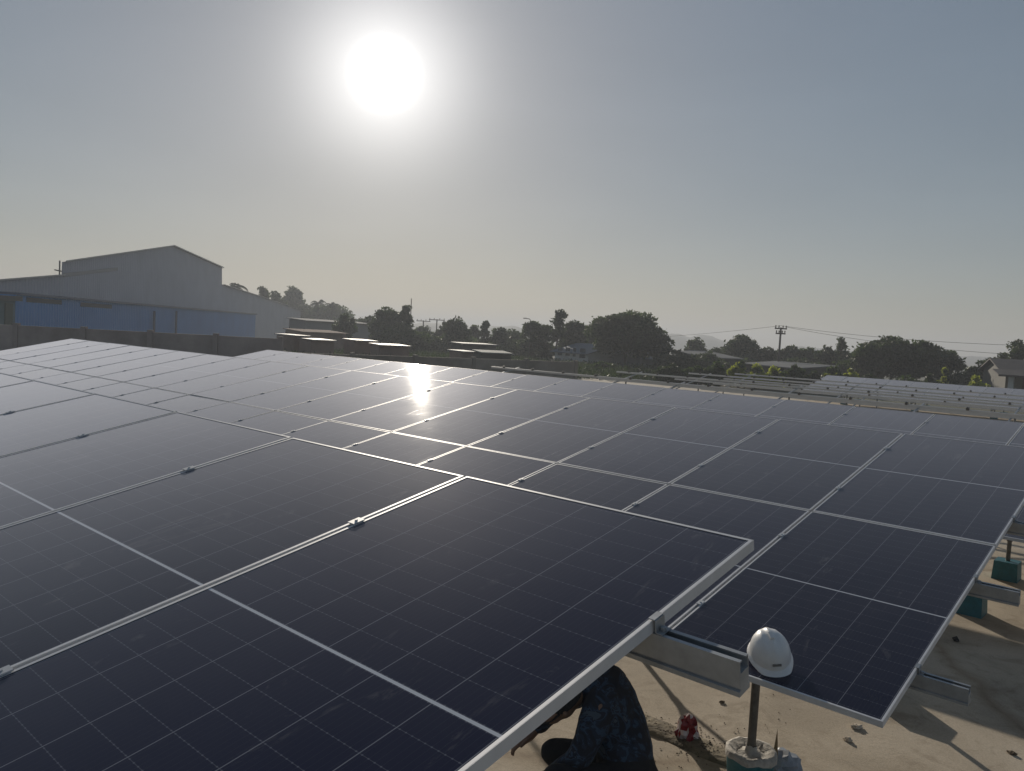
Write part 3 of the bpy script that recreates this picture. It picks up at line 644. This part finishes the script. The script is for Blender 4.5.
shed(700,742,357.0,86,3,'long low dark roofed shed behind the yellow green bushes', greyroof, mat('dark shed wall',(.04,.045,.04),.9), 5, 1.5, 5)
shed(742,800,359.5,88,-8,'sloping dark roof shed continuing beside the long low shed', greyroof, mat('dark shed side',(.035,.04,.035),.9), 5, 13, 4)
0 and shed(626,652,366,66,0,'pale blue sheet shelter beyond the bare rails', mat('pale blue sheet',(.38,.42,.46),.6), mat('pale screen',(.30,.33,.36),.7), 8, 1.2, 2, name='shelter', cat='shelter')

# ---------------------------------------------------------------- houses
def house(label, pL, pR, depth, dx, wall_top, ridge_top, wall_m, roof_m, deep=7, wins=(), name='house', gable_end=1):
    dx -= (pR-pL)/F_PX*depth*((pL+pR)/2-CX)/F_PX
    a, b = at(pL, wall_top, depth), at(pR, wall_top, depth+dx); a.z = b.z = (a.z+b.z)/2
    e = empty(name, (a+b)/2, label, 'house'); gz = terrain(e.location.x, e.location.y); e.location.z = gz
    d = (b-a); ln = d.length; d.normalize(); nn_ = Vector((-d.y, d.x, 0))
    if nn_.dot(e.location-CAM) < 0: nn_ = -nn_
    zt = a.z-gz; zr = at((pL+pR)/2, ridge_top, depth).z-gz
    q = MB(); e0 = -d*ln/2
    poly = [e0+Vector((0,0,-.5)), e0+Vector((0,0,zt)), e0+nn_*deep/2+Vector((0,0,zr-.1)), e0+nn_*deep+Vector((0,0,zt)), e0+nn_*deep+Vector((0,0,-.5))]
    q.prism(poly, d*ln); q.build('wall', wall_m, e)
    q = MB(); ov = .5; e1 = -d*(ln/2+.4)
    for sgn in (0, 1):
        p0 = e1 + (nn_*(-ov) if not sgn else nn_*(deep+ov)) + Vector((0,0,zt-ov*(zr-zt)/(deep/2))); p1 = e1 + nn_*deep/2 + Vector((0,0,zr))
        q.prism([p0, p1, p1+Vector((0,0,.1)), p0+Vector((0,0,.1))], d*(ln+.8))
    q.build('roof', roof_m, e)
    for (t0, t1, h0, h1) in wins:
        q = MB(); q.prism([e0+d*ln*t0-nn_*.03+Vector((0,0,h0)), e0+d*ln*t1-nn_*.03+Vector((0,0,h0)), e0+d*ln*t1-nn_*.03+Vector((0,0,h1)), e0+d*ln*t0-nn_*.03+Vector((0,0,h1))], nn_*.06); q.build('window', winm, e)
    return e, d, nn_, ln, zt
whitew = mat('white render', (.62,.62,.60), .8, noise_amt=.15, noise_scale=.8)
e,d_,n2,ln_,zt_ = house('white walled house with blue grey roof beside the large spreading tree', 555, 588, 97, -4.0, 352.3, 343.5, whitew, mat('blue grey roof', (.10,.13,.17), .6, noise_amt=.2, noise_scale=.5), 8,
      [(.10,.22,1.0,2.0),(.34,.46,1.0,2.0),(.56,.64,1.0,2.0),(.76,.92,.9,2.0)])
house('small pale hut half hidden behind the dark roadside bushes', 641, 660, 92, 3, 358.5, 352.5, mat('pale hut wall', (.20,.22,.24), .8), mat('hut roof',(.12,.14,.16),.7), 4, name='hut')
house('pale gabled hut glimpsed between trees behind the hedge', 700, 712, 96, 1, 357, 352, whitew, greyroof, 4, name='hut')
# right hand house with porch
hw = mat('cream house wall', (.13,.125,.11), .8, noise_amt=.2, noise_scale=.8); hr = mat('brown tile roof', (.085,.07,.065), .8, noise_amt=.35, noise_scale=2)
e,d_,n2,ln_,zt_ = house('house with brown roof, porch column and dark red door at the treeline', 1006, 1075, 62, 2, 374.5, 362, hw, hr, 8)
q = MB(); q.box((0,0,(zt_-.1)/2-.25), (.17,.17,(zt_-.1)/2+.25)); o = q.build('porch_column', whitew, e); o.location = -d_*(ln_/2-.1) - n2*1.3
q = MB(); p0 = -d_*(ln_/2+.9); p1 = d_*(ln_/2+.4)
q.prism([p0-n2*1.9+Vector((0,0,zt_-.28)), p0+n2*.3+Vector((0,0,zt_+.12)), p0+n2*.3+Vector((0,0,zt_+.24)), p0-n2*1.9+Vector((0,0,zt_-.14))], p1-p0); q.build('porch_roof', hr, e)
q = MB(); p0 = -d_*ln_/2+d_*1.15-n2*.03; q.prism([p0, p0+d_*1.3, p0+d_*1.3+Vector((0,0,2.3)), p0+Vector((0,0,2.3))], n2*.08); q.build('door', mat('dark red door', (.06,.018,.02), .6), e)

# ---------------------------------------------------------------- power poles and cables
woodp = mat('dark pole', (.07,.06,.055), .85); insm = mat('insulator', (.10,.08,.07), .4)
def pole(px, ytop, depth, label, arms=1, arm_w=1.0, lean=0., group=None, r=.14):
    t_ = at(px, ytop, depth); gz = terrain(t_.x, t_.y); e = empty('power_pole', (t_.x, t_.y, gz), label, 'power pole', group); h = t_.z-gz
    q = MB(); q.tube([(0,0,-.5),(0,0,h)], [r, r*.7], 10); q.build('pole', woodp, e)
    for k in range(arms):
        z = h-.12-k*.55; q = MB(); q.box((0,0,z), (arm_w if k == 0 else arm_w*.8, .06, .07)); a = q.build('crossarm', woodp, e); a.rotation_euler = (0,0,-YAW+.25)
        for s in (-.9,-.35,.35,.9):
            i_ = MB(); i_.lathe([(.0001,.36),(.05,.34),(.08,.22),(.05,.2),(.06,.07),(.0001,.07)], 8, (s*arm_w*(1 if k == 0 else .8),0,z)); i_.build('insulator', insm, a)
    return e, h
P1, h1 = pole(781, 327.5, 88, 'tall dark power pole with double crossarm above the shed trees', 2, .72)
pole(423.5, 320.5, 150, 'hazy power pole beside the round backlit tree', 1, 1.3)
pole(437, 319.3, 150, 'hazy power pole with wider crossarm, next to the spiky treetops', 1, 1.5)
pole(411.5, 298.5, 120, 'slim aerial pole rising out of the narrow hazy tree', 0, .5, r=.09)
t_ = at(531,319,100); gz = terrain(t_.x,t_.y); lp_ = empty('street_lamp', (t_.x,t_.y,gz), 'thin lamp post arm peeking over the ragged tree group', 'street lamp')
q = MB(); h = t_.z-gz; q.tube([(0,0,-.3),(0,0,h-.2),(rt0.x*-.2,rt0.y*-.2,h),(rt0.x*-.6,rt0.y*-.6,h+.05)], .045, 8); q.build('post', woodp, lp_)
q = MB(); q.box((rt0.x*-.75,rt0.y*-.75,h+.05),(.22,.09,.05)); q.build('lamp_head', woodp, lp_)
cabm = mat('cable', (.05,.05,.05), .7)
def cable(pts, label):
    q = MB(); a, b, sag = pts; P = [a.lerp(b, i/24)+Vector((0,0,-sag*4*(i/24)*(1-i/24))) for i in range(25)]; q.tube(P, .017, 5); tag(q.build('power_cable', cabm), label, 'cable')
pt_ = P1.location + Vector((0,0,h1+.2))
far_r = at(1180, 347, 62); cable((pt_, far_r, .7), 'upper thin cable running from the tall power pole over the domed tree')
cable((pt_+Vector((.3,.4,-.1)), far_r+Vector((.3,.5,-.9)), .9), 'lower thin cable running from the tall power pole over the domed tree')
cable((pt_, at(560, 337, 175), .8), 'thin cable running from the tall power pole towards the spreading tree')

# ---------------------------------------------------------------- trees
def leaves(mb, c, rad, n, size, rnd, flat=1., mi=0):
    for _ in range(n):
        while True:
            p = Vector((rnd.uniform(-1,1), rnd.uniform(-1,1), rnd.uniform(-1,1)))
            if p.length < 1: break
        p = p*p.length**-.25 if rnd.random() < .7 else Vector([max(-.85, min(.85, rnd.gauss(0,.5))) for _k in range(3)])
        q = Vector((c[0]+p.x*rad[0], c[1]+p.y*rad[1], c[2]+p.z*rad[2]))
        a = Vector((rnd.gauss(0,1), rnd.gauss(0,1), rnd.gauss(0,1)*flat)).normalized(); b = a.cross(Vector((rnd.gauss(0,1), rnd.gauss(0,1), rnd.gauss(0,1)))).normalized()
        s = size*rnd.uniform(.6,1.4); n0 = len(mb.v)
        mb.v += [tuple(q+a*s), tuple(q+b*s*.45), tuple(q-a*s), tuple(q-b*s*.45)]; mb.f.append((n0,n0+1,n0+2,n0+3)); mb.mi.append(mi)
TREES = 0
def tree(px, ytop, wpx, depth, label, kind='round', leaf='dark', base_vis=None, dens=1., cat='tree', name='tree', group=None, seed=None):
    global TREES; TREES += 1; rnd = random.Random(seed or TREES*7)
    t_ = at(px, ytop, depth); gz = terrain(t_.x, t_.y)
    W_ = wpx/F_PX*depth; Hh = t_.z-gz
    e = empty(name, (t_.x, t_.y, gz), label, cat, group)
    mb = MB(); tk = MB(); leafsize = max(.15, depth*.0023)
    if kind == 'palm':
        tk.tube([(0,0,-.4),(.15,0,Hh*.5),(.05,.1,Hh*.84)], [.2,.15,.12], 8)
        top_ = Vector((.05,.1,Hh*.86)); fl = W_*.55
        for k in range(17):
            a = 2*math.pi*k/17+rnd.uniform(-.2,.2); el = rnd.uniform(-.1,1.2); d = Vector((math.cos(a)*math.cos(el), math.sin(a)*math.cos(el), math.sin(el)))
            pts = []
            for i in range(11): t = i/10; pts.append(top_+d*fl*t+Vector((0,0,-fl*.75*t*t)))
            for i in range(10):
                p, dd = pts[i], (pts[i+1]-pts[i]).normalized(); sd = dd.cross(Vector((0,0,1))); sd = sd.normalized() if sd.length > .01 else Vector((1,0,0))
                for sg in (-1,1):
                    for h_ in (0,.5):
                        pp_ = p+(pts[i+1]-p)*h_; L_ = fl*.28*(1-abs(i/10-.35)); tip = pp_+sd*sg*L_*.8+dd*L_*.4+Vector((0,0,-L_*.55)); wv = dd*.07
                        n0 = len(mb.v); mb.v += [tuple(pp_-wv), tuple(pp_+wv), tuple(tip)]; mb.f.append((n0,n0+1,n0+2)); mb.mi.append(0)
            tk.tube(pts[::2], .03, 4)
        tk.build('trunk', MT['bark'], e); mb.build('crown', LEAF['palm'], e, fix=False); return e
    crown_h = {'round': .74, 'dome': .80, 'narrow': .86, 'umbrella': .5, 'ragged': .8, 'bush': 1.0, 'tall': .58}[kind]*Hh
    zc = Hh-crown_h/2; rx = W_/2; rz = crown_h/2
    tb = Hh-crown_h*.8 if kind != 'bush' else .2
    tr_ = max(.10, Hh*.022)
    tk.tube([(0,0,-.4),(rnd.uniform(-.1,.1),0,tb*.6),(rnd.uniform(-.2,.2),rnd.uniform(-.2,.2),max(tb,.4)),(rnd.uniform(-.2,.2),0,Hh-crown_h*.45)], [tr_*1.3, tr_, tr_*.8, tr_*.4], 8)
    ncl = {'round': 44, 'dome': 84, 'narrow': 26, 'umbrella': 26, 'ragged': 40, 'bush': 34, 'tall': 18}[kind]
    ncl = max(12, int(ncl*min(1.6, .6+W_/12)))
    for k in range(ncl):
        u = rnd.random(); a = rnd.uniform(0, 2*math.pi)
        if kind in ('round','dome','umbrella'):
            el = math.asin(rnd.uniform(-.8 if kind != 'dome' else -.9, .96)); rr = rnd.uniform(.25,1)**.5
            cr = (rnd.uniform(.22,.40) if kind != 'dome' else rnd.uniform(.12,.24))*rx
            c = Vector(((rx-cr*.75)*rr*math.cos(el)*math.cos(a), (rx-cr*.75)*rr*math.cos(el)*math.sin(a), zc+(rz-cr*.6)*rr*math.sin(el)))
        elif kind == 'narrow':
            z = rnd.uniform(-1,.95); w_ = .35+.65*math.sqrt(max(0, 1-((z+.3)/1.3)**2)); cr = rx*rnd.uniform(.32,.5)
            c = Vector((rx*.6*w_*math.cos(a)*u**.5, rx*.6*w_*math.sin(a)*u**.5, zc+(rz-cr*.5)*z))
        elif kind == 'ragged':
            z = rnd.uniform(-.95,.9); w_ = math.sqrt(max(.08, 1-max(z,0)**2)); cr = rx*rnd.uniform(.18,.38)
            c = Vector((rx*w_*math.cos(a)*u**.5*.82, rx*w_*math.sin(a)*u**.5*.82, zc+rz*z*(.7+.3*rnd.random())))
        elif kind == 'tall':
            cr = rx*rnd.uniform(.28,.45); c = Vector((rx*.7*math.cos(a)*u**.5, rx*.7*math.sin(a)*u**.5, zc+(rz-cr*.5)*rnd.uniform(-.9,.8)))
        else:
            cr = min(rx*rnd.uniform(.24,.40), Hh*rnd.uniform(.22,.36)); pr = u**.5
            c = Vector((rx*.88*math.cos(a)*pr, rx*.88*math.sin(a)*pr, cr*.5+(Hh-cr*1.3)*rnd.random()**.7*(1-.45*pr*pr)))
        if k < 4: c = Vector((rnd.uniform(-.25,.25)*rx*(k > 0), rnd.uniform(-.25,.25)*rx, Hh-cr*(.75+.75*k)))
        if kind != 'bush' or k % 3 == 0:
            st_ = Vector((0,0,max(tb*.8, min(c.z-.2, Hh-crown_h*.55)))); tk.tube([st_, st_.lerp(c,.55)+Vector((0,0,.15)), c], [tr_*.42, tr_*.25, tr_*.08], 5)
        nl = int(dens*max(50, min(420, 17*(cr/leafsize)**1.6)))
        cr3 = (cr*rnd.uniform(.9,1.3), cr*rnd.uniform(.9,1.3), cr*rnd.uniform(.7,1.0))
        leaves(mb, c, cr3, nl, leafsize, rnd, mi=1 if rnd.random() < .3 else 0)
    tk.build('trunk', MT['bark'], e); mb.build('crown', [LEAF[leaf], LEAF['mid' if leaf == 'dark' else 'dark' if leaf == 'mid' else 'mid']], e, fix=False); return e

T = tree
# beyond the warehouse roof
T(236,276,24,155,'palm top poking over the warehouse roof slope','palm')
T(263,286.5,24,180,'small leafy tree behind the warehouse roof slope','ragged')
T(277,291,20,190,'low bushy tree at the foot of the warehouse roof slope','round')
T(294,286,28,220,'round dark tree rising beside the warehouse roof end','round')
T(318,296,24,200,'palm with drooping fronds past the warehouse end','palm')
T(332,299,24,200,'second palm, just past the first drooping palm','palm')
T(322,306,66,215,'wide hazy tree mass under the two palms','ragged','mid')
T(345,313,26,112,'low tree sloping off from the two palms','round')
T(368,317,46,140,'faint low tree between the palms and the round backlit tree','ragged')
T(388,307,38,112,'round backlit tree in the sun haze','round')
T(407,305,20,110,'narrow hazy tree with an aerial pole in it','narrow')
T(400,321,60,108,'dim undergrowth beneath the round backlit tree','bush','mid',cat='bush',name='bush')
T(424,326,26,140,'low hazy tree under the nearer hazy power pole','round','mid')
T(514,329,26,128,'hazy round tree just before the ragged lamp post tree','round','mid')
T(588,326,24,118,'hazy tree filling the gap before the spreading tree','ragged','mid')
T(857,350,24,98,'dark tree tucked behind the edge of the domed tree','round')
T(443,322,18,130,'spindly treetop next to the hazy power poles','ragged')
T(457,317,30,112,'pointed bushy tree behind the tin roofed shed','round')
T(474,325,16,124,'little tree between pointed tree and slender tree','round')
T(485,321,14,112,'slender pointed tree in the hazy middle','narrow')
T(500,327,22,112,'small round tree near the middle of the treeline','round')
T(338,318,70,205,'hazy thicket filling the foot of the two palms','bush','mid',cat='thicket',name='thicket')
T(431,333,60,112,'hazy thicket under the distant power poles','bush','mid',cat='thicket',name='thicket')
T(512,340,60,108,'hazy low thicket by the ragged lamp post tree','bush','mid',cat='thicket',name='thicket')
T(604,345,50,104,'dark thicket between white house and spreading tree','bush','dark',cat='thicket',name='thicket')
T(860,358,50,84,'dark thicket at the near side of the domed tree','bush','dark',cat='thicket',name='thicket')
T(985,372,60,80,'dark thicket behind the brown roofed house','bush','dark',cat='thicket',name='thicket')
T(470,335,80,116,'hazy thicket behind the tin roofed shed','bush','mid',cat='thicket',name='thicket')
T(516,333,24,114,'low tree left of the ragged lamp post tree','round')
T(533,321,32,102,'ragged tree with the lamp post in it','ragged','dark')
T(547,324,18,104,'thin tree between lamp post tree and tall slim tree','narrow')
T(560,310,20,100,'tall slim tree with a leaning top','narrow')
T(575,321,34,102,'broad tree just behind the white house','round')
T(540,340,70,108,'dark thicket behind the white house and sheds','bush','dark',cat='thicket',name='thicket')
T(594,331,22,112,'small tree above the white house roof','round')
BIG = T(628,311,84,92,'large spreading tree with airy crown beside the white house','dome','mid',dens=1.1)
T(664,335,26,90,'leafy side tree leaning from the large spreading tree','ragged')
T(676,350,44,84,'dark bush right of the large spreading tree','bush',cat='bush',name='bush')
T(697,338,28,110,'flat topped bluish tree against the far hills','umbrella')
T(706,352,44,84,'dark hedge bush before the flat topped tree','bush',cat='bush',name='bush')
T(741,335,44,100,'bushy topped tree left of the tall power pole','round')
T(722,347,40,104,'low dark tree between flat topped tree and bushy tree','round')
T(771,348,34,100,'low tree at the foot of the tall power pole','round')
T(793,345,26,98,'small flat tree just past the tall power pole','umbrella')
T(812,348,40,96,'wide low tree mid way to the domed tree','round')
T(829,346,34,92,'dark round tree next to the spiky treetop','round')
T(842,338,20,92,'spiky open treetop beside the domed tree','ragged',dens=.7)
T(800,358,80,92,'dark thicket joining pole and domed tree','bush',cat='thicket',name='thicket')
T(750,354,60,96,'dark thicket beneath the bushy topped tree','bush',cat='thicket',name='thicket')
T(893,337.5,86,78,'broad domed tree, the larger dark half of the pair','dome','dark',dens=1.5)
T(929,341.5,66,76,'rounded companion of the broad domed tree','dome','dark',dens=1.4)
T(974,367,26,76,'small dark round tree in the gap before the house','round')
T(992,358,34,72,'bushy tree beside the brown roofed house','ragged','mid')
T(1019,340,32,74,'tall open tree standing over the brown roofed house','tall','dark')
T(1003,352,22,76,'thin bent treetop between bushy tree and tall open tree','ragged',dens=.6)
T(960,372,40,72,'dark bush at the edge of the rounded companion tree','bush',cat='bush',name='bush')
# bright undergrowth in front of the treeline
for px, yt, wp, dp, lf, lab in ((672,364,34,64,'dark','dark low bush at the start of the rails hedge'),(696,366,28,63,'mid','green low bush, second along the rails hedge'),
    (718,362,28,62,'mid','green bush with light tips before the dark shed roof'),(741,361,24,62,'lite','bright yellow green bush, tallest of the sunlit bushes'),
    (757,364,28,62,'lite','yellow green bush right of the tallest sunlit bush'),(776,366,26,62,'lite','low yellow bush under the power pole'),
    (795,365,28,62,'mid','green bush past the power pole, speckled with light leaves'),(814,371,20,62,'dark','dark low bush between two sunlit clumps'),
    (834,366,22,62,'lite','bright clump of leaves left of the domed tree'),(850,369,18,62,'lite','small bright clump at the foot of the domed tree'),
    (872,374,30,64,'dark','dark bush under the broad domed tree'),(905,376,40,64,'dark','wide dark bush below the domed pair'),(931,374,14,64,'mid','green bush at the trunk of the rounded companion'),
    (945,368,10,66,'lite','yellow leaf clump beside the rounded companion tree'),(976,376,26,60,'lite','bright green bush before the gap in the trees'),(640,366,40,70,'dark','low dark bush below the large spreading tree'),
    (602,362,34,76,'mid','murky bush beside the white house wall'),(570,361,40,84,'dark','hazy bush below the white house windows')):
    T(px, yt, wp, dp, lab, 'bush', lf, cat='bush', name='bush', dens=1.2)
vm = LEAF['dark']
mb = MB(); rnd = random.Random(77)
for k in range(38000):
    px = rnd.uniform(285, 1060); dp = rnd.uniform(62, 100); d = ray(px, horizon(px)); p = CAM + d*dp; gz = terrain(p.x, p.y); hgt = rnd.random()**1.6*.6
    q = Vector((p.x, p.y, gz+hgt)); a = Vector((rnd.gauss(0,.6), rnd.gauss(0,.6), 1)).normalized()*.28; b = Vector((rnd.gauss(0,1), rnd.gauss(0,1), 0)).normalized()*.09; n0 = len(mb.v)
    mb.v += [tuple(q-b), tuple(q+b), tuple(q+a)]; mb.f.append((n0,n0+1,n0+2)); mb.mi.append(0)
o = mb.build('undergrowth', vm, fix=False); o['kind'] = 'stuff'; tag(o, 'tall grass and weeds growing beneath the far trees', 'undergrowth')

# ---------------------------------------------------------------- haze
hz = MB(); hz.box((0, 0, 13), (1900, 1900, 21)); ho = hz.build('haze', bpy.data.materials.new('haze')); ho['kind'] = 'stuff'
hmt = ho.data.materials[0]; hmt.use_nodes = True; n = hmt.node_tree.nodes; l = hmt.node_tree.links
n.remove(n['Principled BSDF']); pv = n.new('ShaderNodeVolumePrincipled'); pv.inputs['Density'].default_value = .0014; pv.inputs['Anisotropy'].default_value = .25
pv.inputs['Color'].default_value = (.72,.76,.82,1); l.new(pv.outputs[0], n['Material Output'].inputs['Volume'])
ho['label'] = 'thin pale haze hanging over the whole site'; ho['category'] = 'haze'
